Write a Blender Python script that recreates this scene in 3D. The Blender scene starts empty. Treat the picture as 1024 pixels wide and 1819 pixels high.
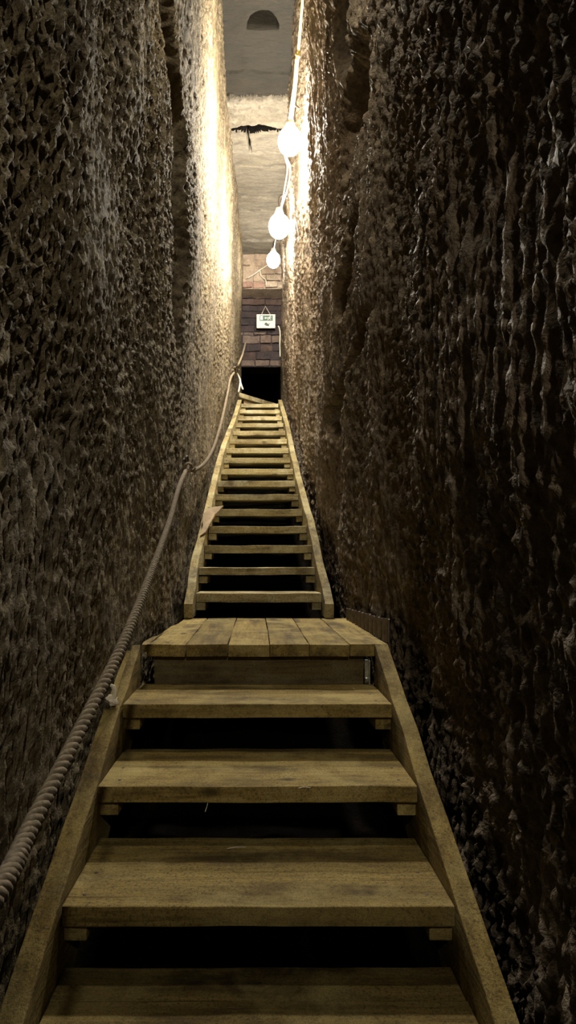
import bpy, bmesh, math, random
import numpy as np
from mathutils import Vector, Matrix, noise as mnoise

random.seed(7)
scene = bpy.context.scene
COL = scene.collection
F = 1200.0                      # focal length in pixels of the 1024 x 1819 frame
VX, VY = 455.0, 995.0           # vanishing point of the passage axis


def P(px, py, Y):
    """World point seen at a pixel at depth Y down the passage (camera at the origin)."""
    return Vector(((px - VX) / F * Y, Y, (VY - py) / F * Y))


# ------------------------------------------------------------------ helpers
def link(o, parent=None):
    COL.objects.link(o)
    if parent is not None:
        o.parent = parent
    return o


def tag(o, label, cat, group=None):
    o['label'] = label
    o['category'] = cat
    if group:
        o['group'] = group
    return o


def empty(name, loc, label, cat, group=None):
    e = bpy.data.objects.new(name, None)
    e.location = loc
    e.empty_display_size = 0.05
    link(e)
    bpy.context.view_layer.update()
    return tag(e, label, cat, group)


def base_of(parent):
    v = Vector((0, 0, 0))
    while parent is not None:
        v += parent.location
        parent = parent.parent
    return v


def obj(name, bm, mat, parent=None, smooth=False, angle=None):
    """Link a bmesh given in world coordinates as one object below its parent."""
    off = base_of(parent)
    c = Vector((0, 0, 0))
    if len(bm.verts):
        lo = Vector((min(v.co[i] for v in bm.verts) for i in range(3)))
        hi = Vector((max(v.co[i] for v in bm.verts) for i in range(3)))
        c = (lo + hi) * 0.5
    bmesh.ops.translate(bm, verts=bm.verts, vec=-c)
    bmesh.ops.recalc_face_normals(bm, faces=bm.faces)
    me = bpy.data.meshes.new(name)
    bm.to_mesh(me)
    bm.free()
    me.materials.append(mat)
    if smooth:
        for p in me.polygons:
            p.use_smooth = True
    o = bpy.data.objects.new(name, me)
    o.location = c - off
    link(o, parent)
    return o


def sweep(sections, bevel=0.0, bm=None, segs=2):
    """Loft closed rings (lists of points) into one capped solid."""
    own = bm or bmesh.new()
    tmp = bmesh.new() if bevel else own
    rings = [[tmp.verts.new(p) for p in s] for s in sections]
    n = len(rings[0])
    for a, b in zip(rings, rings[1:]):
        for i in range(n):
            j = (i + 1) % n
            tmp.faces.new((a[i], a[j], b[j], b[i]))
    tmp.faces.new(list(reversed(rings[0])))
    tmp.faces.new(rings[-1])
    if bevel:
        bmesh.ops.recalc_face_normals(tmp, faces=tmp.faces)
        tmp.normal_update()
        es = [e for e in tmp.edges if len(e.link_faces) == 2 and e.calc_face_angle(0) > 0.7]
        bmesh.ops.bevel(tmp, geom=es, offset=bevel, segments=segs, profile=0.6, affect='EDGES')
        me = bpy.data.meshes.new('tmp')
        tmp.to_mesh(me)
        tmp.free()
        own.from_mesh(me)
        bpy.data.meshes.remove(me)
    return own


def wob(p, amp, s=9.0, seed=0.0):
    q = Vector(p) * s + Vector((seed, seed * 1.7, -seed))
    return Vector(p) + mnoise.noise_vector(q) * amp


def plank(x0, x1, y0, y1, z0, z1, axis='X', bevel=0.004, n=14, amp=0.0025, bm=None, seed=None):
    seed = random.uniform(0, 90) if seed is None else seed
    secs = []
    for k in range(n + 1):
        t = k / n
        if axis == 'X':
            x = x0 + (x1 - x0) * t
            r = [(x, y0, z0), (x, y1, z0), (x, y1, z1), (x, y0, z1)]
        elif axis == 'Y':
            y = y0 + (y1 - y0) * t
            r = [(x0, y, z0), (x1, y, z0), (x1, y, z1), (x0, y, z1)]
        else:
            z = z0 + (z1 - z0) * t
            r = [(x0, y0, z), (x1, y0, z), (x1, y1, z), (x0, y1, z)]
        secs.append([wob(p, amp, 7.0, seed) for p in r])
    return sweep(secs, bevel, bm)


def tube(pts, r, n=10, bm=None):
    bm = bm or bmesh.new()
    pts = [Vector(p) for p in pts]
    rings = []
    up = Vector((0, 0, 1))
    prev = None
    for i, p in enumerate(pts):
        d = (pts[min(i + 1, len(pts) - 1)] - pts[max(i - 1, 0)]).normalized()
        if prev is None:
            a = d.cross(up)
            if a.length < 1e-4:
                a = d.cross(Vector((1, 0, 0)))
            a.normalize()
        else:
            a = (prev - d * prev.dot(d)).normalized()
        prev = a
        b = d.cross(a)
        rr = r[i] if isinstance(r, (list, tuple)) else r
        rings.append([p + (a * math.cos(2 * math.pi * k / n) + b * math.sin(2 * math.pi * k / n)) * rr
                      for k in range(n)])
    return sweep(rings, 0, bm)


def lathe(c, prof, n=20, bm=None, axis='Z'):
    bm = bm or bmesh.new()
    secs = []
    for r, h in prof:
        ring = []
        for k in range(n):
            a = 2 * math.pi * k / n
            q = (r * math.cos(a), r * math.sin(a), h) if axis == 'Z' else (r * math.cos(a), h, r * math.sin(a))
            ring.append(Vector(c) + Vector(q))
        secs.append(ring)
    return sweep(secs, 0, bm)


def catmull(pts, per=10):
    pts = [Vector(p) for p in pts]
    ext = [pts[0] * 2 - pts[1]] + pts + [pts[-1] * 2 - pts[-2]]
    out = []
    for i in range(1, len(ext) - 2):
        p0, p1, p2, p3 = ext[i - 1:i + 3]
        for k in range(per):
            t = k / per
            out.append(0.5 * ((2 * p1) + (p2 - p0) * t + (2 * p0 - 5 * p1 + 4 * p2 - p3) * t * t
                              + (3 * p1 - p0 - 3 * p2 + p3) * t ** 3))
    out.append(pts[-1])
    return out


# ------------------------------------------------------------------ materials
def new_mat(name):
    m = bpy.data.materials.new(name)
    m.use_nodes = True
    nt = m.node_tree
    b = nt.nodes['Principled BSDF']
    return m, nt, b


def N(nt, kind, **kw):
    n = nt.nodes.new(kind)
    for k, v in kw.items():
        if k in n.inputs.keys() if isinstance(k, str) else False:
            n.inputs[k].default_value = v
        else:
            setattr(n, k, v)
    return n


def ramp(nt, fac, stops):
    r = nt.nodes.new('ShaderNodeValToRGB')
    els = r.color_ramp.elements
    while len(els) < len(stops):
        els.new(0.5)
    for e, (p, c) in zip(els, stops):
        e.position = p
        e.color = (*c, 1)
    nt.links.new(fac, r.inputs['Fac'])
    return r.outputs['Color']


def noise_tex(nt, vec, scale, detail=4, rough=0.55, dist=0.0):
    n = nt.nodes.new('ShaderNodeTexNoise')
    n.inputs['Scale'].default_value = scale
    n.inputs['Detail'].default_value = detail
    n.inputs['Roughness'].default_value = rough
    n.inputs['Distortion'].default_value = dist
    nt.links.new(vec, n.inputs['Vector'])
    return n.outputs['Fac']


def mapping(nt, vec, scale=(1, 1, 1), rot=(0, 0, 0)):
    m = nt.nodes.new('ShaderNodeMapping')
    m.inputs['Scale'].default_value = scale
    m.inputs['Rotation'].default_value = rot
    nt.links.new(vec, m.inputs['Vector'])
    return m.outputs['Vector']


def mixc(nt, fac, a, b, mode='MIX'):
    m = nt.nodes.new('ShaderNodeMix')
    m.data_type = 'RGBA'
    m.blend_type = mode
    for s, v in ((0, fac), (6, a), (7, b)):
        if isinstance(v, (int, float)):
            m.inputs[s].default_value = v
        elif isinstance(v, tuple):
            m.inputs[s].default_value = (*v, 1)
        else:
            nt.links.new(v, m.inputs[s])
    return m.outputs[2]


def bump(nt, height, bsdf, strength, dist, chain=None):
    b = nt.nodes.new('ShaderNodeBump')
    b.inputs['Strength'].default_value = strength
    b.inputs['Distance'].default_value = dist
    nt.links.new(height, b.inputs['Height'])
    if chain is not None:
        nt.links.new(chain, b.inputs['Normal'])
    nt.links.new(b.outputs['Normal'], bsdf.inputs['Normal'])
    return b.outputs['Normal']


def rock_mat(name, dark, mid, light, warm, stretch=(1, 1, 1), bstr=0.6, rough=(0.55, 0.95), spec=0.4):
    m, nt, b = new_mat(name)
    tc = nt.nodes.new('ShaderNodeTexCoord').outputs['Object']
    v = mapping(nt, tc, stretch)
    n1 = noise_tex(nt, v, 9.0, 8, 0.65, 0.4)
    n2 = noise_tex(nt, v, 1.3, 4, 0.6)
    n3 = noise_tex(nt, v, 60.0, 4, 0.6)
    c1 = ramp(nt, n1, [(0.30, dark), (0.5, mid), (0.72, light)])
    c2 = mixc(nt, ramp(nt, n2, [(0.42, (0, 0, 0)), (0.68, (0.75, 0.75, 0.75))]), c1, warm, 'MULTIPLY')
    c3 = mixc(nt, ramp(nt, n3, [(0.35, (0.55, 0.55, 0.55)), (0.6, (0, 0, 0))]), c2, dark)
    nt.links.new(c3, b.inputs['Base Color'])
    r = nt.nodes.new('ShaderNodeMapRange')
    r.inputs['To Min'].default_value = rough[0]
    r.inputs['To Max'].default_value = rough[1]
    nt.links.new(n1, r.inputs['Value'])
    nt.links.new(r.outputs['Result'], b.inputs['Roughness'])
    b.inputs['Specular IOR Level'].default_value = spec
    ch = bump(nt, noise_tex(nt, v, 38.0, 6, 0.6, 0.6), b, bstr, 0.03)
    bump(nt, noise_tex(nt, v, 150.0, 3, 0.5), b, bstr * 0.7, 0.008, ch)
    return m


def wood_mat(name, axis, tint=(1, 1, 1)):
    m, nt, b = new_mat(name)
    tc = nt.nodes.new('ShaderNodeTexCoord').outputs['Object']
    oi = nt.nodes.new('ShaderNodeObjectInfo').outputs['Random']
    add = nt.nodes.new('ShaderNodeVectorMath')
    add.operation = 'ADD'
    sc = nt.nodes.new('ShaderNodeVectorMath')
    sc.operation = 'SCALE'
    sc.inputs[0].default_value = (17.3, 9.1, 23.7)
    nt.links.new(oi, sc.inputs['Scale'])
    nt.links.new(tc, add.inputs[0])
    nt.links.new(sc.outputs['Vector'], add.inputs[1])
    vec = add.outputs['Vector']
    st = {'X': (1.6, 26, 26), 'Y': (26, 1.6, 26), 'Z': (26, 26, 1.6)}[axis]
    st2 = {'X': (3, 14, 14), 'Y': (14, 3, 14), 'Z': (14, 14, 3)}[axis]
    g = mapping(nt, vec, st)
    grain = noise_tex(nt, g, 2.2, 7, 0.65, 0.9)
    stain = noise_tex(nt, mapping(nt, vec, st2), 0.75, 5, 0.62, 0.3)
    blot = noise_tex(nt, vec, 9.0, 4, 0.6, 0.5)
    speck = noise_tex(nt, vec, 160.0, 3, 0.7)
    t = lambda c: tuple(c[i] * tint[i] for i in range(3))
    c1 = ramp(nt, grain, [(0.28, t((0.17, 0.115, 0.035))), (0.5, t((0.36, 0.275, 0.105))), (0.75, t((0.50, 0.41, 0.185)))])
    c2 = mixc(nt, ramp(nt, stain, [(0.34, (0.9, 0.9, 0.9)), (0.56, (0, 0, 0))]), c1, t((0.085, 0.058, 0.025)))
    c3 = mixc(nt, ramp(nt, blot, [(0.56, (0, 0, 0)), (0.75, (0.65, 0.65, 0.65))]), c2, t((0.50, 0.44, 0.25)))
    # knots
    vo = nt.nodes.new('ShaderNodeTexVoronoi')
    vo.inputs['Scale'].default_value = 3.4
    nt.links.new(mapping(nt, vec, {'X': (1, 2.2, 2.2), 'Y': (2.2, 1, 2.2), 'Z': (2.2, 2.2, 1)}[axis]), vo.inputs['Vector'])
    c4 = mixc(nt, ramp(nt, vo.outputs['Distance'], [(0.07, (0.85, 0.85, 0.85)), (0.13, (0, 0, 0))]), c3, t((0.05, 0.03, 0.012)))
    c5 = mixc(nt, ramp(nt, speck, [(0.33, (0.75, 0.75, 0.75)), (0.50, (0, 0, 0))]), c4, (0.035, 0.026, 0.014))
    dust = noise_tex(nt, vec, 4.5, 7, 0.72, 0.2)
    c5 = mixc(nt, ramp(nt, dust, [(0.47, (0, 0, 0)), (0.62, (0.5, 0.5, 0.5))]), c5, t((0.58, 0.50, 0.26)))
    grit = noise_tex(nt, vec, 420.0, 2, 0.7)
    c5 = mixc(nt, ramp(nt, grit, [(0.36, (0.55, 0.55, 0.55)), (0.52, (0, 0, 0))]), c5, (0.05, 0.038, 0.02))
    hs = nt.nodes.new('ShaderNodeHueSaturation')
    mr = nt.nodes.new('ShaderNodeMapRange')
    mr.inputs['To Min'].default_value = 0.78
    mr.inputs['To Max'].default_value = 1.18
    nt.links.new(oi, mr.inputs['Value'])
    nt.links.new(mr.outputs['Result'], hs.inputs['Value'])
    nt.links.new(c5, hs.inputs['Color'])
    nt.links.new(hs.outputs['Color'], b.inputs['Base Color'])
    b.inputs['Roughness'].default_value = 0.85
    b.inputs['Specular IOR Level'].default_value = 0.25
    ch = bump(nt, grain, b, 0.55, 0.006)
    bump(nt, speck, b, 0.45, 0.003, ch)
    return m


def plain(name, col, rough=0.6, metal=0.0, emit=None, estr=0.0, nscale=40, nvar=0.25):
    m, nt, b = new_mat(name)
    tc = nt.nodes.new('ShaderNodeTexCoord').outputs['Object']
    n = noise_tex(nt, tc, nscale, 4)
    lo = tuple(c * (1 - nvar) for c in col)
    hi = tuple(min(1, c * (1 + nvar)) for c in col)
    nt.links.new(ramp(nt, n, [(0.35, lo), (0.65, hi)]), b.inputs['Base Color'])
    b.inputs['Roughness'].default_value = rough
    b.inputs['Metallic'].default_value = metal
    if emit:
        b.inputs['Emission Color'].default_value = (*emit, 1)
        b.inputs['Emission Strength'].default_value = estr
    return m


M_LEFT = rock_mat('rock_pitted', (0.060, 0.046, 0.030), (0.19, 0.155, 0.105), (0.36, 0.305, 0.21), (0.80, 0.73, 0.52), rough=(0.75, 1.0), spec=0.12)
M_RIGHT = rock_mat('rock_wet', (0.070, 0.053, 0.039), (0.22, 0.175, 0.125), (0.40, 0.335, 0.24), (0.75, 0.62, 0.5),
                   rough=(0.5, 0.95), spec=0.20, bstr=0.7)
M_CEIL = rock_mat('ceiling_slab', (0.09, 0.08, 0.065), (0.18, 0.16, 0.13), (0.25, 0.225, 0.18), (0.85, 0.8, 0.7),
                  stretch=(0.5, 1.6, 1), bstr=0.35, spec=0.2)
M_CEIL_SHADED = rock_mat('ceiling_slab_brown_shaded', (0.011, 0.0095, 0.007), (0.022, 0.019, 0.014), (0.033, 0.028, 0.021), (0.85, 0.8, 0.65),
                   stretch=(0.5, 1.6, 1), bstr=0.35, spec=0.2)  # browner near slab; shade above the lamps also put into its dark colour
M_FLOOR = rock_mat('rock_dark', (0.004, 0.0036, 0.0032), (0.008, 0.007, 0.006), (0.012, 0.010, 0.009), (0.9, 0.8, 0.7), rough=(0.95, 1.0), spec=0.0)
M_WX = wood_mat('weathered_wood_across', 'X', (0.86, 0.80, 0.60))
M_WY = wood_mat('weathered_wood_along', 'Y', (0.86, 0.80, 0.60))
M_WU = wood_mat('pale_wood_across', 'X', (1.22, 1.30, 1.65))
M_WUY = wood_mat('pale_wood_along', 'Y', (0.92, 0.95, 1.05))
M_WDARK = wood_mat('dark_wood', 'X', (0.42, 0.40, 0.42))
M_ROPE = plain('rope_fibre', (0.185, 0.145, 0.095), 0.9, nscale=120, nvar=0.4)
M_CORD = plain('pale_cord', (0.62, 0.58, 0.48), 0.8)
M_IRON = plain('dark_iron', (0.08, 0.065, 0.055), 0.5, 0.8)
M_STEEL = plain('galvanised_steel', (0.55, 0.58, 0.56), 0.32, 1.0)
M_CABLE = plain('yellow_cable', (0.66, 0.58, 0.20), 0.5, nvar=0.1)
M_WHITECABLE = plain('pale_cable', (0.6, 0.57, 0.45), 0.5, nvar=0.1)
M_PAPER = plain('crumpled_paper', (0.75, 0.68, 0.55), 0.9, nvar=0.1)
M_SIGN = plain('white_plastic', (0.62, 0.60, 0.54), 0.5, nvar=0.04)
M_GREEN = plain('sign_green', (0.025, 0.085, 0.045), 0.5, nvar=0.05)
M_SYMBOL = plain('sign_white', (0.85, 0.86, 0.82), 0.5, nvar=0.03)
M_GREY = plain('sign_grey_green', (0.09, 0.12, 0.10), 0.6, nvar=0.1)
M_PLY = plain('brown_plywood', (0.30, 0.22, 0.125), 0.8, nscale=18)
M_TIN = plain('rusty_tin', (0.15, 0.12, 0.10), 0.6, 0.3)
M_BULB = plain('lamp_glow', (1, 1, 1), 0.4, emit=(1.0, 0.92, 0.77), estr=900.0)
M_HOLDER = plain('black_rubber', (0.03, 0.03, 0.03), 0.6)

# ------------------------------------------------------------------ wall shapes
def lerp_tab(x, xs, ys):
    return np.interp(x, xs, ys)


def stair_z(Y):
    return np.where(Y > 3.3, -0.29 + 0.466 * (Y - 3.3), np.where(Y > 2.3, -0.29, -0.29 + 0.4325 * (Y - 2.3)))


LB = ([-3, 0.5, 2.3, 3.5, 4.9, 5.7, 6.3, 6.9, 7.7, 8.8, 10], [-0.50, -0.47, -0.455, -0.41, -0.385, -0.365, -0.335, -0.29, -0.245, -0.20, -0.19])
RB = ([-3, 0.5, 2.3, 3.4, 5.0, 6.3, 7.7, 8.8, 10], [0.52, 0.50, 0.49, 0.455, 0.405, 0.375, 0.345, 0.335, 0.335])


def wl(Y, z):
    return np.interp(Y, *LB) + 0.040 * np.maximum(z - stair_z(Y), 0) * np.interp(Y, [5, 8.8], [1, 0.6])


def wr(Y, z):
    return np.interp(Y, *RB) - 0.040 * np.maximum(z - stair_z(Y), 0) * np.interp(Y, [5, 8.8], [1, 0.35])


def hit(px, py, side):
    for Y in np.arange(0.6, 9.5, 0.005):
        p = P(px, py, Y)
        if (side == 'L' and p.x < wl(Y, p.z)) or (side == 'R' and p.x > wr(Y, p.z)):
            return p
    return p


def h2(ix, iy, s):
    v = np.sin(ix * 127.1 + iy * 311.7 + s * 74.7) * 43758.5453
    return v - np.floor(v)


def perlin(x, y, s=0):
    ix, iy = np.floor(x), np.floor(y)
    fx, fy = x - ix, y - iy
    u, w = fx * fx * fx * (fx * (fx * 6 - 15) + 10), fy * fy * fy * (fy * (fy * 6 - 15) + 10)

    def g(a, b):
        t = h2(ix + a, iy + b, s) * 2 * np.pi
        return np.cos(t) * (fx - a) + np.sin(t) * (fy - b)
    return (g(0, 0) * (1 - u) + g(1, 0) * u) * (1 - w) + (g(0, 1) * (1 - u) + g(1, 1) * u) * w


def fbm(x, y, s=0, o=4, g=0.5):
    r, a = 0, 1
    for k in range(o):
        r = r + a * perlin(x * 2 ** k, y * 2 ** k, s + k)
        a *= g
    return r


def worley(x, y, s=0):
    ix, iy = np.floor(x), np.floor(y)
    f1 = np.full(x.shape, 9.0)
    f2 = np.full(x.shape, 9.0)
    for a in (-1, 0, 1):
        for b in (-1, 0, 1):
            cx, cy = ix + a, iy + b
            d = np.hypot(cx + h2(cx, cy, s) - x, cy + h2(cx, cy, s + 5) - y)
            f2 = np.where(d < f1, f1, np.minimum(f2, d))
            f1 = np.minimum(f1, d)
    return f1, f2


def sm(a, b, x):
    t = np.clip((x - a) / (b - a), 0, 1)
    return t * t * (3 - 2 * t)


def grid_mesh(name, co, mat, back, mask=None, mat2=None):
    """co: (rows, cols, 3) surface; back: function giving the hidden outer corner ring points."""
    R, C = co.shape[:2]
    verts = co.reshape(-1, 3)
    idx = np.arange(R * C).reshape(R, C)
    q = np.stack([idx[:-1, :-1], idx[:-1, 1:], idx[1:, 1:], idx[1:, :-1]], -1).reshape(-1, 4)
    ring = np.concatenate([idx[0, :], idx[1:, -1], idx[-1, -2::-1], idx[-2:0:-1, 0]])
    outer = back(verts[ring].copy())
    n0 = len(verts)
    verts = np.concatenate([verts, outer])
    k = np.arange(len(ring))
    kn = (k + 1) % len(ring)
    strip = np.stack([ring[kn], ring[k], n0 + k, n0 + kn], -1)
    q = np.concatenate([q, strip])
    me = bpy.data.meshes.new(name)
    me.vertices.add(len(verts))
    me.vertices.foreach_set('co', verts.astype(np.float32).ravel())
    me.loops.add(q.size)
    me.loops.foreach_set('vertex_index', q.astype(np.int32).ravel())
    me.polygons.add(len(q))
    me.polygons.foreach_set('loop_start', np.arange(0, q.size, 4, dtype=np.int32))
    me.polygons.foreach_set('use_smooth', np.ones(len(q), dtype=bool))
    me.update(calc_edges=True)
    me.validate()
    me.materials.append(mat)
    if mask is not None:
        me.materials.append(mat2)
        mi = np.zeros(len(q), dtype=np.int32)
        mi[:(R - 1) * (C - 1)] = (mask[:-1, :-1] | mask[1:, 1:]).ravel()
        me.polygons.foreach_set('material_index', mi)
    o = bpy.data.objects.new(name, me)
    o['kind'] = 'structure'
    return link(o)


def wall_grid(ys, rows):
    Y = np.asarray(ys)
    v = np.linspace(0, 1, rows)[:, None]
    zlow = stair_z(Y) - 1.25
    z = zlow[None, :] + v * (4.5 - zlow[None, :])
    return np.broadcast_to(Y, z.shape).copy(), z


YS = np.concatenate([np.arange(-2.6, 0.4, 0.05), np.arange(0.4, 3.0, 0.0085), np.arange(3.0, 5.0, 0.013), np.arange(5.0, 9.16, 0.02)])
ROWS = 640

# ---- left wall: lens-shaped pick pits near the viewer, a rib and smoother rock further in
Y, z = wall_grid(YS, ROWS)
wx = 0.25 * fbm(Y * 3, z * 3, 11, 3)
wz = 0.25 * fbm(Y * 3 + 7, z * 3, 17, 3)
f1, f2 = worley(Y * 19 + 9 * np.minimum(Y - 2.1, 0) + z * 5.0 + wx * 2.4, z * 20.0 - Y * 2.5 + wz * 2.4, 3)
k1, k2 = worley(Y * 34 + z * 3.0 + wx * 4, z * 13 + wz * 3, 13)
upper = sm(-0.1, 0.55, z - 0.25 * (Y - 1.5) + 0.5 * fbm(Y * 2, z * 2, 29, 2))
ridge = (f2 - f1) * upper + (k2 - k1) * (1 - upper) * 0.8
g1, g2 = worley(Y * 36 + wx * 5, z * 26 + wz * 5, 9)
zone = np.clip(0.75 + 1.2 * fbm(Y * 1.4, z * 1.1, 23, 2), 0.25, 1.25)
near = 1 - 0.42 * sm(3.0, 3.7, Y)
depth = (0.015 + 0.006 * upper) * 1.7 * zone * near * np.clip(ridge / 0.95, 0, 1) ** 0.85 + 0.008 * np.clip((g2 - g1) / 0.9, 0, 1) * (0.4 + 0.6 * near)
low = 0.030 * (fbm(Y * 1.5, z * 1.2, 31, 3) + 0.25)
fine = 0.008 * fbm(Y * 16, z * 9, 37, 4, 0.6)
streak = 0.010 * fbm(Y * 22 + wx * 3, z * 3.5, 41, 3)
# slanting rib where the wall steps in
rib = [hit(px, py, 'L') for px, py in ((296, -40), (303, 41), (308, 102), (320, 185), (323, 290), (325, 370), (329, 430))]
rz = [p.z for p in rib][::-1]
ry = [p.y for p in rib][::-1]
Yg = np.interp(z, rz, ry) + 0.05 * fbm(z * 3, z * 0 + 2.2, 71, 3)
act = sm(rz[0] - 0.9, rz[0] + 0.25, z)
dy = Y - Yg
groove = act * (0.042 * np.exp(-np.maximum(-dy, 0) / 0.16) * (dy < 0) + (dy >= 0) * (-0.030 * np.exp(-np.maximum(dy - 0.12, 0) / 0.8) * sm(0.0, 0.10, dy) + 0.042 * (1 - sm(0.0, 0.10, dy))))
X = wl(Y, z) - depth - np.maximum(low, -0.012) + fine * 0.7 - streak * 0.6 - groove
# keep the rock clear of the wooden stair below
stair_clear = np.interp(Y, [0.3, 2.3, 3.3, 3.5, 4.9, 5.7, 6.3, 6.9, 7.7, 8.8], [-0.462, -0.462, -0.415, -0.385, -0.362, -0.345, -0.318, -0.27, -0.232, -0.17])
nearstair = 1 - sm(0.12, 0.4, np.abs(z - stair_z(Y)))
X = np.where((nearstair > 0) & (X > stair_clear), X * (1 - nearstair) + stair_clear * nearstair, X)
X = X - 0.30 * sm(0.22, 0.55, stair_z(Y) - z)
grid_mesh('wall_left', np.stack([X, Y, z], -1), M_LEFT, lambda r: np.stack([np.full(len(r), -1.3), r[:, 1], r[:, 2]], -1))

# ---- right wall: streaky wet rock with a broken fissure
wx = 0.3 * fbm(Y * 2.5, z * 2.2, 51, 3)
wz = 0.3 * fbm(Y * 2.5 + 3, z * 2.2, 57, 3)
f1, f2 = worley(Y * 27 + 8 * np.minimum(Y - 2.0, 0) + wx * 5 + z * 3.0, z * 14 + wz * 4, 63)
g1, g2 = worley(Y * 38 + wx * 7, z * 22 + wz * 6, 69)
zone = np.clip(0.7 + 1.5 * fbm(Y * 1.7, z * 1.3, 73, 2), 0.15, 1.4)
near = 1 - 0.35 * sm(2.6, 3.6, Y)
depth = near * (0.032 * zone * np.clip((f2 - f1) / 0.9, 0, 1) ** 0.85 + 0.014 * np.clip((g2 - g1) / 0.9, 0, 1))
low = 0.045 * (fbm(Y * 1.6, z * 1.0, 81, 3) + 0.3)
fine = 0.011 * fbm(Y * 18, z * 11, 87, 4, 0.6)
streak = 0.017 * fbm(Y * 28 + wx * 3, z * 3.2, 91, 3)
X = wr(Y, z) + depth + np.maximum(low, -0.012) + fine * 0.7 + streak
for pts, w, dpt in (
        ([(612, 120), (618, 200), (617, 260), (609, 300)], 0.27, 0.26),
        ([(622, 400), (615, 440), (606, 490), (600, 540)], 0.22, 0.24),
        ([(634, 590), (612, 650), (590, 700), (588, 760)], 0.30, 0.24),
        ([(596, -40), (600, 40), (606, 90)], 0.16, 0.16)):
    hp = [hit(px, py, 'R') for px, py in pts][::-1]
    zz, yy = [p.z for p in hp], [p.y for p in hp]
    Yc = np.interp(z, zz, yy) + 0.05 * fbm(z * 5, z * 0 + 4.4, 97, 3)
    m = sm(zz[0] - 0.10, zz[0] + 0.12, z) * (1 - sm(zz[-1] - 0.12, zz[-1] + 0.10, z))
    X = X + dpt * m * np.exp(-np.abs((Y - Yc) / (w * (0.35 + 0.75 * m))) ** 6)
bul = hit(512, 470, 'R')
X = X - 0.035 * np.exp(-((Y - bul.y) / 0.35) ** 2 - ((z - bul.z) / 0.22) ** 2)
stair_clear = np.interp(Y, [0.3, 2.3, 3.3, 3.5, 4.9, 6.3, 7.7, 8.8], [0.475, 0.475, 0.45, 0.42, 0.375, 0.35, 0.335, 0.335])
nearstair = 1 - sm(0.12, 0.4, np.abs(z - stair_z(Y)))
X = np.where((nearstair > 0) & (X < stair_clear), X * (1 - nearstair) + stair_clear * nearstair, X)
X = X + 0.30 * sm(0.22, 0.55, stair_z(Y) - z)
grid_mesh('wall_right', np.stack([X, Y, z], -1), M_RIGHT, lambda r: np.stack([np.full(len(r), 1.3), r[:, 1], r[:, 2]], -1))

# ---- ceiling of long stone slabs
HC = 4.05
ys = np.concatenate([np.arange(-2.6, 4.4, 0.06), np.arange(4.4, 9.3, 0.008)])
xs = np.linspace(-0.5, 0.55, 280)
Y, X = np.meshgrid(ys, xs, indexing='ij')


def yc(py):
    return HC * F / (VY - py)


zc = HC + 0.010 * fbm(X * 4, Y * 4, 3, 3) + 0.004 * fbm(X * 9, Y * 26, 5, 4)
edge = yc(166) + 0.035 * fbm(X * 9, X * 0 + 1.3, 8, 4)
beyond = sm(0.0, 0.03, Y - edge)
zc += beyond * (-0.05 + 0.014 * fbm(X * 14, Y * 14, 15, 4, 0.65) * (1 - sm(yc(215) - 0.1, yc(226), Y)))
crack_shade = np.zeros(zc.shape, dtype=bool)  # faces within the cracks get near-black rock, their shade put into colour
for py, wd, dp, sl in ((128, 0.022, 0.012, 0.02), (222, 0.060, 0.09, -0.03), (261, 0.018, 0.022, 0.0), (287, 0.02, 0.03, 0.02),
                       (342, 0.03, 0.04, -0.06), (366, 0.03, 0.03, 0.05), (420, 0.05, 0.04, 0.0)):
    c = yc(py) + sl * X + 0.03 * fbm(X * 6, X * 0 + py, int(py), 3)
    taper = np.clip(1.15 - np.abs(X + 0.02) * 3.0, 0.15, 1) if py == 222 else 0.55 + 0.9 * np.clip(fbm(X * 5, X * 0 + py * 0.3, 44, 2) + 0.4, 0, 1)
    gr = 1.3 * dp * np.exp(-((Y - c) / (wd * 0.8 * taper)) ** 4) * np.minimum(taper, 1)
    zc += gr
    crack_shade |= (gr > 0.028) & (py == 222)
# branch crack
cx = -0.085 + 0.10 * (Y - yc(222)) + 0.01 * fbm(Y * 14, Y * 0 + 3, 61, 3)
zc += 0.08 * np.exp(-((X - cx) / 0.009) ** 2) * sm(yc(222), yc(222) + 0.03, Y) * (1 - sm(yc(255), yc(265), Y))
crack_shade |= (np.abs(X - cx) < 0.006) & (Y > yc(222)) & (Y < yc(258))
# socket cut into the slab
hx, hy = (468 - VX) / F * yc(35), yc(36)
yf = yc(51)
hr = np.hypot((X - hx) / 0.122, (Y - yf) / 0.175) + 0.12 * fbm(X * 9, Y * 9, 77, 2)
zc += 0.20 * (1 - sm(0.82, 1.02, hr)) * (1 - sm(-0.015, 0.012, Y - yf))
k = int(np.searchsorted(ys, yc(166)))
for nm, sl_, mt in (('ceiling', slice(k - 1, None), M_CEIL), ('ceiling_near', slice(0, k + 8), M_CEIL_SHADED)):
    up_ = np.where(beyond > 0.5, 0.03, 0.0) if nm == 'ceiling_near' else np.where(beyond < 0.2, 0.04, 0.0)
    grid_mesh(nm, np.stack([X, Y, zc + up_], -1)[sl_], mt, lambda r: np.stack([r[:, 0], r[:, 1], np.full(len(r), 4.8)], -1), crack_shade[sl_], M_FLOOR)

# ---- sloping rock floor far below the treads
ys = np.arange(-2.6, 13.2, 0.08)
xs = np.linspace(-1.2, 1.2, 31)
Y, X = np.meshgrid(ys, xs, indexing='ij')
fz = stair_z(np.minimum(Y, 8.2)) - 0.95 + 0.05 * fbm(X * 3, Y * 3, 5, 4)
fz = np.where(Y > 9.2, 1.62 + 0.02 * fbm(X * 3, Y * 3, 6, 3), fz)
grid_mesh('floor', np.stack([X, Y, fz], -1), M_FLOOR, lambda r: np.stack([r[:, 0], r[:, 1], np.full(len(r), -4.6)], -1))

# ---- end wall: rubble above, brick courses below, an unlit opening at the foot
YE = 8.82


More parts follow.
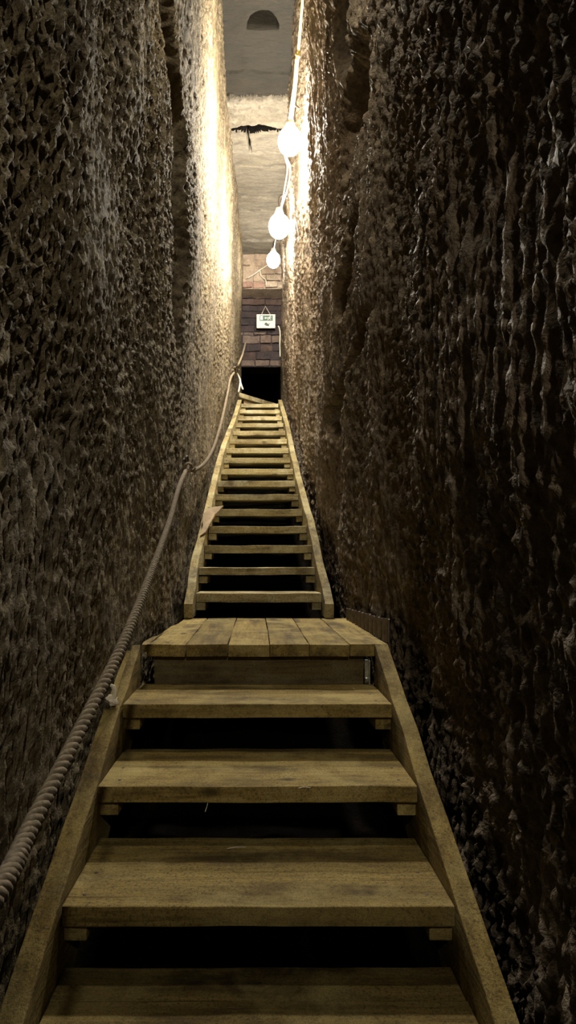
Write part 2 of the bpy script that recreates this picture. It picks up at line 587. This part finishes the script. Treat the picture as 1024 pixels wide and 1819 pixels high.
def brick_wall(name, x0, x1, y0, y1, zb, zt, mats, course=0.085, length=0.2, jit=0.012, seed=1, mortar=None):
    rnd = random.Random(seed)
    bm = bmesh.new()
    zz = zb
    k = 0
    while zz < zt - 0.02:
        hh = min(course * rnd.uniform(0.85, 1.2), zt - zz)
        xx = x0 - rnd.uniform(0, length)
        while xx < x1:
            ll = length * rnd.uniform(0.7, 1.25)
            a, b_ = max(xx + 0.006, x0), min(xx + ll - 0.006, x1)
            if b_ - a > 0.02:
                d = rnd.uniform(-jit, jit)
                q = bmesh.new()
                secs = []
                for t in range(5):
                    u = a + (b_ - a) * t / 4
                    secs.append([wob(p, 0.012, 14, seed) for p in ((u, y0 + d, zz + 0.006), (u, y1, zz + 0.006), (u, y1, zz + hh - 0.006), (u, y0 + d, zz + hh - 0.006))])
                sweep(secs, 0.008, q)
                me = bpy.data.meshes.new('b')
                q.to_mesh(me)
                q.free()
                n0 = len(bm.faces)
                bm.from_mesh(me)
                bpy.data.meshes.remove(me)
                mi = rnd.randrange(len(mats))
                bm.faces.ensure_lookup_table()
                for f in bm.faces[n0:]:
                    f.material_index = mi
            xx += ll
        zz += hh
        k += 1
    n0 = len(bm.faces)
    plank(x0, x1, y0 + 0.022, y1 + 0.05, zb, zt, 'X', 0, 6, 0, bm)
    bm.faces.ensure_lookup_table()
    for f in bm.faces[n0:]:
        f.material_index = len(mats)
    o = obj(name, bm, mats[0])
    for m in mats[1:] + [mortar or mats[0]]:
        o.data.materials.append(m)
    o['kind'] = 'structure'
    return o


B1 = rock_mat('stone_pale', (0.22, 0.17, 0.13), (0.42, 0.34, 0.26), (0.55, 0.47, 0.38), (0.8, 0.7, 0.6))
B2 = rock_mat('brick_pink', (0.16, 0.09, 0.07), (0.34, 0.22, 0.17), (0.45, 0.32, 0.26), (0.8, 0.7, 0.65))
B3 = rock_mat('brick_shaded', (0.020, 0.015, 0.016), (0.045, 0.032, 0.034), (0.075, 0.055, 0.055), (0.9, 0.8, 0.8))  # dark brick, with the shade below the ledge put into its colour
B4 = rock_mat('brick_brown', (0.035, 0.022, 0.018), (0.085, 0.055, 0.045), (0.13, 0.09, 0.075), (0.9, 0.8, 0.75))
B5 = rock_mat('brick_dusty', (0.07, 0.05, 0.04), (0.15, 0.11, 0.09), (0.22, 0.17, 0.14), (0.9, 0.8, 0.75))
MOR = rock_mat('mortar_dark', (0.03, 0.025, 0.02), (0.06, 0.05, 0.042), (0.09, 0.075, 0.065), (0.9, 0.85, 0.8))
zl = P(470, 512, YE).z
zm = P(470, 590, YE + 0.3).z
zo = P(470, 652, YE + 0.3).z
brick_wall('wall_back', -0.40, 0.50, YE, YE + 0.5, zl, 4.3, [B1, B1, B1, B2], 0.095, 0.16, 0.035, 3, B1)
brick_wall('wall_back_shaded', -0.40, 0.50, YE + 0.30, YE + 0.6, zm, zl + 0.05, [B3, B3, B4], 0.085, 0.26, 0.016, 5, B3)
brick_wall('wall_back_lintel', -0.40, 0.50, YE + 0.28, YE + 0.6, zo, zm, [B4, B5, B3], 0.10, 0.19, 0.025, 8, B3)
# unlit passage beyond the opening
bm = bmesh.new()
plank(-0.75, -0.22, YE + 0.35, 13.0, 1.3, zo + 0.3, 'Y', 0, 20, 0.03, bm)
o = obj('wall_passage_left', bm, M_FLOOR); o['kind'] = 'structure'
bm = plank(0.34, 0.85, YE + 0.35, 13.0, 1.3, zo + 0.3, 'Y', 0, 20, 0.03)
o = obj('wall_passage_right', bm, M_FLOOR); o['kind'] = 'structure'
bm = plank(-0.75, 0.85, 12.9, 13.1, 1.3, zo + 0.3, 'X', 0, 6, 0.02)
o = obj('wall_passage_end', bm, M_FLOOR); o['kind'] = 'structure'
bm = plank(-0.75, 0.85, YE + 0.6, 13.1, zo + 0.05, zo + 0.25, 'Y', 0, 6, 0.01)
o = obj('ceiling_passage', bm, M_FLOOR); o['kind'] = 'structure'

# ------------------------------------------------------------------ lower staircase
XL, XR = -0.396, 0.405
RUN, RISE, T = 0.316, 0.1375, 0.041
low = empty('staircase', (0, 1.6, -0.85), 'lower wooden staircase, four wide open treads rising from the foreground to the plank landing', 'staircase')


def nose(n):
    return 1.366 + (n - 1) * RUN, -0.701 + (n - 1) * RISE


tint_seed = [3, 19, 31, 47]
for n in range(4):
    y0, zt = nose(n)
    bm = plank(XL + 0.002, XR - 0.002, y0, y0 + 0.235, zt - T, zt, 'X', 0.003, 26, 0.0022, seed=tint_seed[n])
    plank(XL + 0.002, XR - 0.002, y0 + 0.238, y0 + 0.345, zt - T - 0.002, zt - 0.002, 'X', 0.003, 26, 0.0022, bm, seed=tint_seed[n] + 5)
    t = obj('tread', bm, M_WX, low)
    for s, x in ((-1, XL), (1, XR)):
        xa, xb = (x + 0.001, x + 0.048) if s < 0 else (x - 0.048, x - 0.001)
        cb = plank(xa, xb, y0 + 0.022, y0 + 0.30, zt - T - 0.040, zt - T - 0.001, 'Y', 0.003, 4, 0.002)
        obj('tread_cleat', cb, M_WY, low)
        for q in (0.05, 0.15):
            nb = lathe((x - s * (0.035 + 0.012 * random.random()), y0 + q, zt - 0.002), [(0.004, -0.004), (0.0042, 0.0025), (0.003, 0.0032)], 10)
            obj('nail', nb, M_IRON, t)


def stringer(x0, x1, pts, depth, mat, parent, name='stringer', bevel=0.004, amp=0.004):
    """pts: (y, z_top) stations from the bottom to the top."""
    secs = []
    sd = random.uniform(0, 50)
    for i, (y, zt) in enumerate(pts):
        xa = x0[i] if isinstance(x0, list) else x0
        xb = x1[i] if isinstance(x1, list) else x1
        secs.append([wob(p, amp, 6, sd) for p in ((xa, y, zt - depth), (xb, y, zt - depth), (xb, y, zt), (xa, y, zt))])
    return obj(name, sweep(secs, bevel), mat, parent)


SL = RISE / RUN


def line_top(y):
    return -0.701 + SL * (y - 1.366) + 0.008


ysr = np.linspace(0.35, 2.30, 28)
stringer(XR, XR + 0.044, [(y, line_top(y)) for y in ysr], 0.24, M_WY, low)
ysl = np.linspace(0.35, 1.965, 24)
stringer(XL - 0.048, XL, [(y, line_top(y)) for y in ysl], 0.24, M_WY, low)
ysl = np.linspace(1.968, 2.30, 10)
so = stringer(XL - 0.030, XL, [(y, line_top(y)) for y in ysl], 0.24, M_WY, low, 'stringer_extension', amp=0.008)
so2 = stringer(XL - 0.050, XL - 0.031, [(y, line_top(y) - 0.012) for y in np.linspace(2.03, 2.28, 14)], 0.15, M_WY, low, 'packing_strip', amp=0.012)

# ------------------------------------------------------------------ landing
YL = 2.314
ZL = -0.289
land = empty('landing', (0.03, 2.8, ZL - 0.15), 'wooden plank landing between the lower and upper staircases', 'landing')
bx = [-0.374, -0.241, -0.096, 0.048, 0.183, 0.322, 0.453]
for i in range(6):
    xa, xb = bx[i] + 0.0012, bx[i + 1] - 0.0012
    yb = 3.36
    if i == 0:                      # the split outer board
        secs = []
        for t in np.linspace(0, 1, 18):
            y = YL + (yb - YL) * t
            l = xa + (0.018 * math.sin(t * 9) * 0.4 + 0.012 * t)
            secs.append([wob(p, 0.004, 9, 4) for p in ((l, y, ZL - 0.042), (xb, y, ZL - 0.042), (xb, y, ZL), (l, y, ZL))])
        bm = sweep(secs, 0.003)
    else:
        bm = plank(xa, xb, YL + random.uniform(-0.004, 0.004), yb, ZL - 0.042, ZL + random.uniform(-0.002, 0.001), 'Y', 0.003, 14, 0.003)
    obj('landing_board', bm, M_WY, land)
secs = []
for t in np.linspace(0, 1, 10):
    y = YL + 0.03 + 0.5 * t
    l = -0.376 - 0.028 * math.sin(math.pi * min(1, t * 1.2 + 0.25))
    secs.append([wob(p, 0.003, 12, 8) for p in ((l, y, ZL - 0.03), (-0.378, y, ZL - 0.03), (-0.378, y, ZL - 0.004), (l, y, ZL - 0.004))])
obj('edge_splinter', sweep(secs, 0.001), M_WY, land)
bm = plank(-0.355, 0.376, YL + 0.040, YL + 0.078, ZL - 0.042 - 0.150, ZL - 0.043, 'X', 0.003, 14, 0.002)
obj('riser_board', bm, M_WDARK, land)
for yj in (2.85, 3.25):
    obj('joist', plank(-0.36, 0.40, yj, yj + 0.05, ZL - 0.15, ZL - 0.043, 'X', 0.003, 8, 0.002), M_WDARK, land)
bm = plank(0.388, 0.393, YL + 0.004, YL + 0.062, -0.428, -0.345, 'Z', 0.001, 4, 0)
plank(0.378, 0.3925, YL + 0.030, YL + 0.0385, -0.428, -0.345, 'Z', 0.001, 4, 0, bm)
lathe((0.385, YL + 0.022, -0.415), [(0.007, 0.008), (0.0075, 0.003), (0.0075, -0.004), (0.004, -0.006)], 12, bm, 'Y')
obj('angle_bracket', bm, M_STEEL, land)['label'] = 'shiny steel angle bracket'

# ------------------------------------------------------------------ upper staircase
UL = [348, 353, 363, 370, 377, 383, 387.4, 393, 397.6, 402.5, 408.5, 414, 419, 423, 426, 429]
UR = [572, 560.6, 554, 546, 538, 531, 525, 521, 516, 513, 510, 507.5, 504, 501, 497.5, 495]
Y0U, RU, HU, ZF = 3.5, 0.279, 0.130, -0.172
TU = 0.044
up = empty('staircase', (0.015, 3.45, -0.30), 'upper wooden staircase, long narrow flight of open treads climbing to the lamps', 'staircase')
ul, ur, un = [], [], []
for n in range(16):
    y0 = Y0U + n * RU
    zt = ZF + n * HU
    xa, xb = (UL[n] - VX) / F * y0, (UR[n] - VX) / F * y0
    ul.append(xa); ur.append(xb); un.append((y0, zt))
    tilt = random.uniform(-0.004, 0.004)
    bm = plank(xa + 0.001, xb - 0.001, y0, y0 + 0.285, zt - TU + random.uniform(-.003, .003), zt, 'X', 0.003, 16, 0.0035)
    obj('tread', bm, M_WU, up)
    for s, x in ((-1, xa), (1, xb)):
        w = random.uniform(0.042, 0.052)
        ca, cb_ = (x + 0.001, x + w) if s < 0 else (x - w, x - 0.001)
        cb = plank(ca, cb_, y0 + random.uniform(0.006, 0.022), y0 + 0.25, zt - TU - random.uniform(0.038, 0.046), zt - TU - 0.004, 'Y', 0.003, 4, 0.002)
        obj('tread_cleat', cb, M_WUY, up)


def upper_stringer(side):
    ends = ul if side < 0 else ur
    ys = np.concatenate([[3.33, 3.41], np.linspace(3.5, 7.685, 46), [7.80]])
    xi = np.interp(ys, [p[0] for p in un], ends)
    tops = ZF + (ys - Y0U) * HU / RU + 0.035
    tops = np.minimum(tops, 1.852)
    th = 0.044
    pts, a, b_ = [], [], []
    for y, x, t in zip(ys, xi, tops):
        pts.append((y, t))
        if side < 0:
            a.append(x - th); b_.append(x)
        else:
            a.append(x); b_.append(x + th)
    secs = []
    sd = 5.5 if side < 0 else 17.5
    for (y, t), xa, xb in zip(pts, a, b_):
        zb = max(t - 0.22, ZL + 0.002)
        if zb > t - 0.02:
            zb = t - 0.02
        secs.append([wob(p, 0.004, 6, sd) if y > 3.45 else Vector(p) for p in ((xa, y, zb), (xb, y, zb), (xb, y, t), (xa, y, t))])
    return obj('stringer', sweep(secs, 0.003), M_WUY, up)


upper_stringer(-1)
upper_stringer(1)

# ------------------------------------------------------------------ top landing with its diagonal front edge
top = empty('landing', (0.05, 8.2, 1.80), 'small wooden top landing with a diagonal front edge at the head of the stairs', 'landing')
zt = P(425, 697, 7.74).z
A = Vector(((425 - VX) / F * 7.74, 7.74, zt))
yB = zt * F / (VY - 720)
Bp = Vector(((501 - VX) / F * yB, yB, zt))
th = 0.052


def strip(p, q, w):
    """Board with front edge p-q, running back w metres in Y."""
    secs = []
    for t in np.linspace(0, 1, 10):
        c = p.lerp(q, t)
        secs.append([wob(v, 0.003, 9, 2) for v in (c + Vector((0, 0, -th)), c + Vector((0, w, -th)), c + Vector((0, w, 0)), c)])
    return sweep(secs, 0.003)


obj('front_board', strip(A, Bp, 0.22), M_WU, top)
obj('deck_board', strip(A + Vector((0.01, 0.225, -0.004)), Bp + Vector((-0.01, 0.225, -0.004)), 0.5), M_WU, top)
secs = []
for t in np.linspace(0.1, 0.95, 8):
    c = A.lerp(Bp, t) + Vector((0, 0.06, -th - 0.001))
    zb = 1.745 + 0.05 * 0
    secs.append([(c.x, c.y, 1.781), (c.x, c.y + 0.03, 1.781), (c.x, c.y + 0.03, c.z), (c.x, c.y, c.z)])
obj('riser_panel', sweep(secs, 0.002), M_PLY, top)

# ------------------------------------------------------------------ rope handrail
anc1 = hit(328, 828, 'L')
anc2 = hit(415, 657, 'L')


def clearX(p, c=0.02):
    p = Vector(p)
    m = float(wl(p.y, p.z)) + c
    if p.x < m:
        p.x = m
    return p


path1 = [Vector((-0.20, 0.36, -0.262)), P(2, 1575, 0.62), P(55, 1468, 0.80), P(135, 1310, 1.03), P(215, 1150, 1.34), P(262, 1035, 1.75), P(300, 930, 2.42), P(318, 866, 3.0), P(327, 836, anc1.y - 0.04)]
path2 = [P(331, 833, anc1.y), P(347, 835, 3.75), P(366, 820, 4.15), P(381, 792, 4.6), P(394, 748, 5.2), P(404, 702, 5.95), P(410, 672, 6.5), P(413, 661, anc2.y)]
path3 = [P(416, 657, anc2.y + 0.02), P(424, 647, 7.2), P(431, 630, 7.6), P(436.5, 609, 8.77)]
full = path1 + path2 + path3
full = [full[0]] + [clearX(p, 0.012) for p in full[1:]]


def rope_bm(pts, R, pitch, bm=None):
    fine = catmull(pts, 40)
    L = [0.0]
    for a, b_ in zip(fine, fine[1:]):
        L.append(L[-1] + (b_ - a).length)
    step = pitch / 9
    n = int(L[-1] / step)
    La = np.array(L)
    arr = np.array([list(p) for p in fine])
    s = np.linspace(0, L[-1], n)
    line = np.stack([np.interp(s, La, arr[:, i]) for i in range(3)], -1)
    bm = bm or bmesh.new()
    prev = None
    frames = []
    for i in range(n):
        d = Vector(line[min(i + 1, n - 1)] - line[max(i - 1, 0)]).normalized()
        a = d.cross(Vector((0, 0, 1))).normalized() if prev is None else (prev - d * prev.dot(d)).normalized()
        prev = a
        frames.append((Vector(line[i]), a, d.cross(a)))
    for k in range(3):
        pts_ = []
        for i, (p, a, b_) in enumerate(frames):
            ph = 2 * math.pi * (s[i] / pitch + k / 3)
            pts_.append(p + (a * math.cos(ph) + b_ * math.sin(ph)) * R * 0.52)
        tube(pts_, R * 0.56, 7, bm)
    return bm


rope = empty('rope_handrail', full[4], 'long twisted rope handrail strung along the left rock wall beside the stairs', 'rope')
obj('rope', rope_bm(full, 0.0108, 0.052), M_ROPE, rope, True)


def lashing(c, r, seed, parent, name='lashing'):
    rnd = random.Random(seed)
    bm = bmesh.new()
    for k in range(4):
        ax = Vector((rnd.uniform(-.4, .4), 1, rnd.uniform(-.5, .5))).normalized()
        a = ax.cross(Vector((0, 0, 1))).normalized()
        b_ = ax.cross(a)
        o_ = Vector(c) + ax * (k - 1.5) * r * 0.4
        pts = [o_ + (a * math.cos(t) + b_ * math.sin(t)) * r * rnd.uniform(0.9, 1.1) for t in np.linspace(0, 2 * math.pi, 18)]
        tube(pts, r * 0.24, 7, bm)
    pts = [Vector(c) + Vector((0.01, 0, 0)), Vector(c) + Vector((0.03, -0.02, -0.02)), Vector(c) + Vector((0.045, -0.05, -0.01))]
    tube(catmull(pts, 5), r * 0.22, 7, bm)
    return obj(name, bm, M_ROPE, parent, True)


lashing(clearX(P(330, 830, anc1.y - 0.02), 0.02), 0.022, 1, rope)
lashing(clearX(P(416, 657, anc2.y - 0.02), 0.02), 0.028, 2, rope)
# loose cord ends below the upper anchor
c0 = P(424, 670, anc2.y + 0.15)
bm = tube(catmull([P(418, 659, anc2.y), P(424, 668, anc2.y + .05), P(427, 678, anc2.y + .05), P(424, 697, anc2.y + .05)], 6), 0.010, 8)
tube(catmull([P(427, 677, anc2.y + .05), P(429, 684, anc2.y + .05), P(432, 692, anc2.y + .05)], 6), 0.009, 8, bm)
obj('loose_end', bm, M_CORD, rope, True)['label'] = 'pale frayed rope end'


def ring_bolt(p, label):
    e = empty('ring_bolt', p, label, 'ring bolt', 'ring bolts in the left wall')
    obj('shank', tube([p + Vector((-0.09, 0, 0.02)), p + Vector((0.008, 0, 0.02))], 0.007, 10), M_IRON, e, True)
    pts = [p + Vector((0.012 + 0.004 * math.sin(t), 0.020 * math.sin(t), 0.02 + 0.020 * math.cos(t))) for t in np.linspace(0, 2 * math.pi, 22)]
    obj('ring', tube(pts, 0.0055, 8), M_IRON, e, True)


ring_bolt(clearX(P(328, 824, anc1.y), 0.0), 'iron ring bolt in the left wall holding the nearer rope knot')
ring_bolt(clearX(P(415, 653, anc2.y), 0.0), 'iron ring bolt in the left wall holding the farther rope knot')

# ------------------------------------------------------------------ lamps and their cable
def lamp_at(px, py, Y, r, label, estr):
    p = P(px, py, Y)
    lim = float(wr(p.y, p.z)) - r - 0.008
    p.x = min(p.x, lim)
    e = empty('festoon_lamp', p, label, 'lamp', 'bare lamps on the right wall')
    prof = [(0.004, -r * 1.15)] + [(r * math.sin(t), -r * 1.15 * math.cos(t)) for t in np.linspace(0.2, 2.6, 14)]
    m = M_BULB.copy()
    m.name = 'lamp_glow'
    m.node_tree.nodes['Principled BSDF'].inputs['Emission Strength'].default_value = estr
    bo = obj('bulb', lathe(p, prof, 20), m, e, True)
    hp = [(r * 0.45, r * 0.88), (r * 0.52, r * 0.92), (r * 0.45, r * 1.2), (r * 0.32, r * 1.7), (r * 0.14, r * 1.8)]
    obj('lamp_holder', lathe(p, hp, 18), M_SIGN, e, True)
    hk = [p + Vector((0, 0, r * 1.75)), p + Vector((0, 0, r * 2.6)), p + Vector((r * 0.4, 0, r * 3.0)), p + Vector((r * 0.8, 0, r * 2.7))]
    obj('hook', tube(catmull(hk, 6), r * 0.09, 7), M_IRON, e, True)
    return p


E = 1.0
L1 = lamp_at(526, 251, 4.55, 0.080, 'nearest of the three glowing lamps hung on the right wall, highest in view', 1200 * E)
L2 = lamp_at(500, 402, 6.15, 0.095, 'middle glowing lamp of the three on the right wall', 750 * E)
L3 = lamp_at(486, 462, 8.0, 0.08, 'farthest of the three glowing lamps, beside the stone end wall', 120 * E)

cab = empty('lamp_cable', L1 + Vector((0, 0, 0.3)), 'yellow electric cable running down the right wall from lamp to lamp', 'cable')


def wallclear(p, c):
    p = Vector(p)
    p.x = min(p.x, float(wr(p.y, p.z)) - c)
    return p


h1 = L1 + Vector((0, 0, 0.112))
c1 = [wallclear(q, 0.02) for q in (P(545, -90, 3.6), P(538, 0, 3.85), P(533, 60, 4.1), P(530, 97, 4.27))]
c2 = c1[-1:] + [wallclear(P(525, 150, 4.42), 0.025), h1]
obj('cable', tube(catmull(c1 + [wallclear(P(526, 150, 4.42), 0.02), h1 + Vector((0.008, 0, 0))], 8), 0.0085, 8), M_CABLE, cab, True)
obj('cable_tail', tube(catmull([wallclear(P(527, 100, 4.27), 0.045), wallclear(P(523, 150, 4.40), 0.045), h1 + Vector((-0.01, 0, 0))], 8), 0.008, 8), M_CABLE, cab, True)
obj('cable_tie', tube([P(526, 95, 4.25), P(529, 99, 4.25), P(532, 101, 4.27)], 0.009, 8), M_CABLE, cab, True)
h2_ = L2 + Vector((0, 0, 0.112))
for k, (off, px) in enumerate(((0.0, 516), (0.02, 511))):
    cc = [L1 + Vector((-0.012 + 0.018 * k, 0.02, 0.09)), L1 + Vector((-0.03, 0.05, -0.05)), wallclear(P(px, 300, 4.9), 0.03), wallclear(P(px - 5, 335, 5.4), 0.03), h2_ + Vector((0.01 * k, 0, 0))]
    obj('cable', tube(catmull(cc, 8), 0.007, 8), M_WHITECABLE, cab, True)
h3_ = L3 + Vector((0, 0, 0.105))
cc = [h2_, L2 + Vector((-0.02, 0.2, 0.05)), P(490, 425, 7.0), h3_]
obj('cable', tube(catmull([wallclear(q, 0.03) for q in cc], 8), 0.007, 8), M_WHITECABLE, cab, True)

# stray strings across the end wall
st = empty('slack_string', P(455, 487, YE - 0.05), 'pale slack string crossing the rubble at the top of the end wall', 'string')
obj('string', tube(catmull([P(440, 494, YE - 0.06), P(452, 487, YE - 0.06), P(463, 479, YE - 0.06), P(480, 468, YE - 0.05)], 6), 0.006, 7), M_CORD, st, True)
obj('string_end', tube(catmull([P(462, 480, YE - 0.05), P(464, 490, YE - 0.04), P(472, 497, YE - 0.04), P(473, 506, YE - 0.04)], 6), 0.004, 7), M_CORD, st, True)
# hooked wire at the right of the opening
wp = [P(494.5, 579, 8.6), P(496.5, 583, 8.6), P(498, 592, 8.6), P(497.5, 612, 8.6), P(498, 634, 8.6)]
w_ = obj('hanging_wire', tube(catmull(wp, 6), 0.007, 7), M_WHITECABLE, None, True)
tag(w_, 'thin pale wire hanging on the right wall beside the exit sign', 'wire')

# ------------------------------------------------------------------ exit sign
YSG = YE + 0.20
sg = empty('exit_sign', P(473, 585, YSG), 'white hanging exit sign with a green running figure panel on the end wall', 'sign')


def sbox(px0, px1, py0, py1, d0, d1, bm=None, bevel=0.0):
    a, b_ = P(px0, py1, YSG), P(px1, py0, YSG)
    return plank(a.x, b_.x, YSG - d1, YSG - d0, a.z, b_.z, 'X', bevel, 3, 0, bm)


obj('sign_board', sbox(456.2, 489.3, 559.2, 583.6, 0, 0.02, None, 0.002), M_SIGN, sg)
pn = obj('pictogram_panel', sbox(461.5, 484.8, 561.5, 570.7, 0.0205, 0.024), M_GREEN, sg)
obj('door_symbol', sbox(462.8, 467.2, 562.5, 569.3, 0.0245, 0.026), M_SYMBOL, pn)
bm = sbox(471, 476, 565.4, 566.6, 0.0245, 0.026)
sweep([[P(469.6, 566, YSG) + Vector((0, -d, 0)), P(472.4, 564.1, YSG) + Vector((0, -d, 0)), P(472.4, 567.9, YSG) + Vector((0, -d, 0))] for d in (0.0245, 0.026)], 0, bm)
obj('arrow_symbol', bm, M_SYMBOL, pn)


def limb(pts, r, bm):
    tube([P(x, y, YSG) + Vector((0, -0.025, 0)) for x, y in pts], r / F * YSG, 8, bm)


bm = bmesh.new()
limb([(479.6, 564.2), (478.3, 566.8)], 0.75, bm)
limb([(479.4, 564.3), (477.2, 565.0), (476.6, 566.2)], 0.45, bm)
limb([(479.8, 564.4), (481.4, 565.6), (482.6, 565.0)], 0.45, bm)
limb([(478.4, 566.8), (477.0, 568.0), (475.6, 569.4)], 0.5, bm)
limb([(478.6, 566.8), (480.6, 567.6), (481.0, 569.6)], 0.5, bm)
lathe(P(480.6, 562.9, YSG) + Vector((0, -0.0245, 0)), [(0.006, 0.0), (0.006, -0.0015)], 12, bm, 'Y')
obj('running_figure', bm, M_SYMBOL, pn)
bm = bmesh.new()
limb([(470.6, 577.6), (473, 575.2), (475.4, 577.2), (477, 579.4)], 1.35, bm)
limb([(472, 578.4), (475, 578.8), (478.2, 579.4)], 0.9, bm)
limb([(477.4, 578.6), (478.9, 575.0)], 0.6, bm)
obj('lower_emblem', bm, M_GREY, sg)
ap = P(471.8, 542, YSG) + Vector((0, 0.04, 0))
obj('hanging_cord', tube([P(464.6, 559.8, YSG) + Vector((0, -0.01, 0)), ap, P(480.8, 559.8, YSG) + Vector((0, -0.01, 0))], 0.0042, 7), M_CORD, sg, True)
obj('hook', tube([ap + Vector((0, 0.10, 0.004)), ap + Vector((0, -0.006, 0.0)), ap + Vector((0, -0.010, 0.014))], 0.004, 7), M_IRON, sg, True)

# ------------------------------------------------------------------ loose things
# corrugated sheet stood on edge between the landing and the rock
bm = bmesh.new()
secs = []
for t in np.linspace(0, 1, 90):
    y = 2.34 + (3.28 - 2.34) * t
    xc = 0.4605 - 0.018 * t + 0.006 * math.sin(t * 2 * math.pi * 11)
    h = ZL + 0.082 - 0.026 * t + 0.004 * mnoise.noise(Vector((y * 9, 0, 0)))
    secs.append([(xc - 0.0015, y, ZL + 0.0025), (xc + 0.0015, y, ZL + 0.0025), (xc + 0.0015, y, h), (xc - 0.0015, y, h)])
sweep(secs, 0, bm)
o = obj('corrugated_sheet', bm, M_TIN)
tag(o, 'dark corrugated metal strip standing on edge at the right side of the plank landing', 'metal sheet')

# broken board leaning over the left stringer
poly = [(356, 951), (361, 933), (361, 914), (366, 905), (376, 901), (386, 899.5), (397, 898), (390, 907), (382, 914), (377, 923), (373, 930), (365, 945)]
deps = [4.08, 4.20, 4.28, 4.34, 4.38, 4.40, 4.42, 4.38, 4.34, 4.26, 4.21, 4.12]
front = [P(x, y, d) for (x, y), d in zip(poly, deps)]
bm = sweep([front, [p + Vector((0.003, 0.012, -0.004)) for p in front]])
o = obj('broken_board', bm, M_PLY)
tag(o, 'broken brown board offcut leaning across the left side of the upper staircase', 'board')

# crumpled paper on the end of the left stringer
pc = Vector((XL - 0.024, 1.975, line_top(1.985) + 0.014))
bm = bmesh.new()
bmesh.ops.create_icosphere(bm, subdivisions=3, radius=0.017)
for v in bm.verts:
    n_ = mnoise.noise(v.co * 70) * 0.011 + mnoise.noise(v.co * 160) * 0.006
    v.co += v.co.normalized() * n_
    v.co.z *= 0.85
    v.co += pc
tube(catmull([pc + Vector((0.004, 0, 0.006)), pc + Vector((0.008, 0, 0.024)), pc + Vector((0.002, 0, 0.040)), pc + Vector((-0.006, 0, 0.044))], 4), [0.007] * 9 + [0.005] * 3 + [0.004], 7, bm)
o = obj('crumpled_paper', bm, M_PAPER)
tag(o, 'white crumpled paper scrap wedged on the left stringer of the lower staircase', 'paper')

# pale straws
def straw(pts, label):
    o_ = obj('straw', tube(catmull(pts, 5), 0.0011, 6), M_CORD, None, True)
    tag(o_, label, 'straw', 'loose straws on the lower treads')


y0, zt = nose(1)
straw([(-0.07, y0 + 0.268, zt + 0.003), (-0.05, y0 + 0.276, zt + 0.003), (-0.025, y0 + 0.279, zt + 0.002)], 'pale straw lying on the back of the second tread from the bottom')
y0, zt = nose(2)
straw([(-0.120, y0 + 0.006, zt - T - 0.001), (-0.123, y0 + 0.006, zt - T - 0.012), (-0.127, y0 + 0.005, zt - T - 0.024)], 'pale straw hanging below the front edge of the third tread')
straw([(0.105, y0 - 0.0018, zt - 0.004), (0.120, y0 - 0.0018, zt - 0.001), (0.136, y0 - 0.0018, zt - 0.003)], 'pale straw caught on the front edge of the third tread at the right')

# ------------------------------------------------------------------ camera, lights, world
cam = bpy.data.cameras.new('camera')
co = bpy.data.objects.new('camera', cam)
link(co)
co.location = (0, 0, 0)
co.rotation_euler = (math.radians(90), 0, 0)
cam.sensor_fit = 'VERTICAL'
cam.sensor_height = 36.0
cam.lens = F / 1819 * 36.0
cam.shift_x = (512 - VX) / 1819
cam.shift_y = (VY - 909.5) / 1819
cam.clip_start = 0.02
scene.camera = co


def point(name, loc, power, r=0.05, col=(1.0, 0.90, 0.70)):
    l = bpy.data.lights.new(name, 'POINT')
    l.energy = power
    l.shadow_soft_size = r
    l.color = col
    o_ = bpy.data.objects.new(name, l)
    o_.location = loc
    return link(o_)


# further lamps of the same string, above and behind the viewpoint

def shaded(name, loc, aim, power, angle, blend, r=0.05, col=(1.0, 0.90, 0.70)):
    l = bpy.data.lights.new(name, 'SPOT')
    l.energy = power
    l.shadow_soft_size = r
    l.color = col
    l.spot_size = math.radians(angle)
    l.spot_blend = blend
    o_ = bpy.data.objects.new(name, l)
    o_.location = loc
    o_.rotation_euler = (Vector(aim) - Vector(loc)).to_track_quat('-Z', 'Y').to_euler()
    return link(o_)


shaded('festoon_light', (0.08, 2.15, 2.72), (0.05, 2.4, 0), 44.0, 165, 0.9)
shaded('festoon_light', (0.25, -1.5, 1.35), (0.0, 3.6, -0.05), 105.0, 52, 0.6)

w = bpy.data.worlds.new('world')
scene.world = w
w.use_nodes = True
w.node_tree.nodes['Background'].inputs['Color'].default_value = (0.5, 0.3, 0.9, 1)
w.node_tree.nodes['Background'].inputs['Strength'].default_value = 0.025

vs = scene.view_settings
vs.view_transform = 'Standard'
vs.look = 'None'
vs.exposure = 0.0
vs.gamma = 1.0
vs.use_curve_mapping = False
scene.cycles.max_bounces = 6
scene.cycles.diffuse_bounces = 4
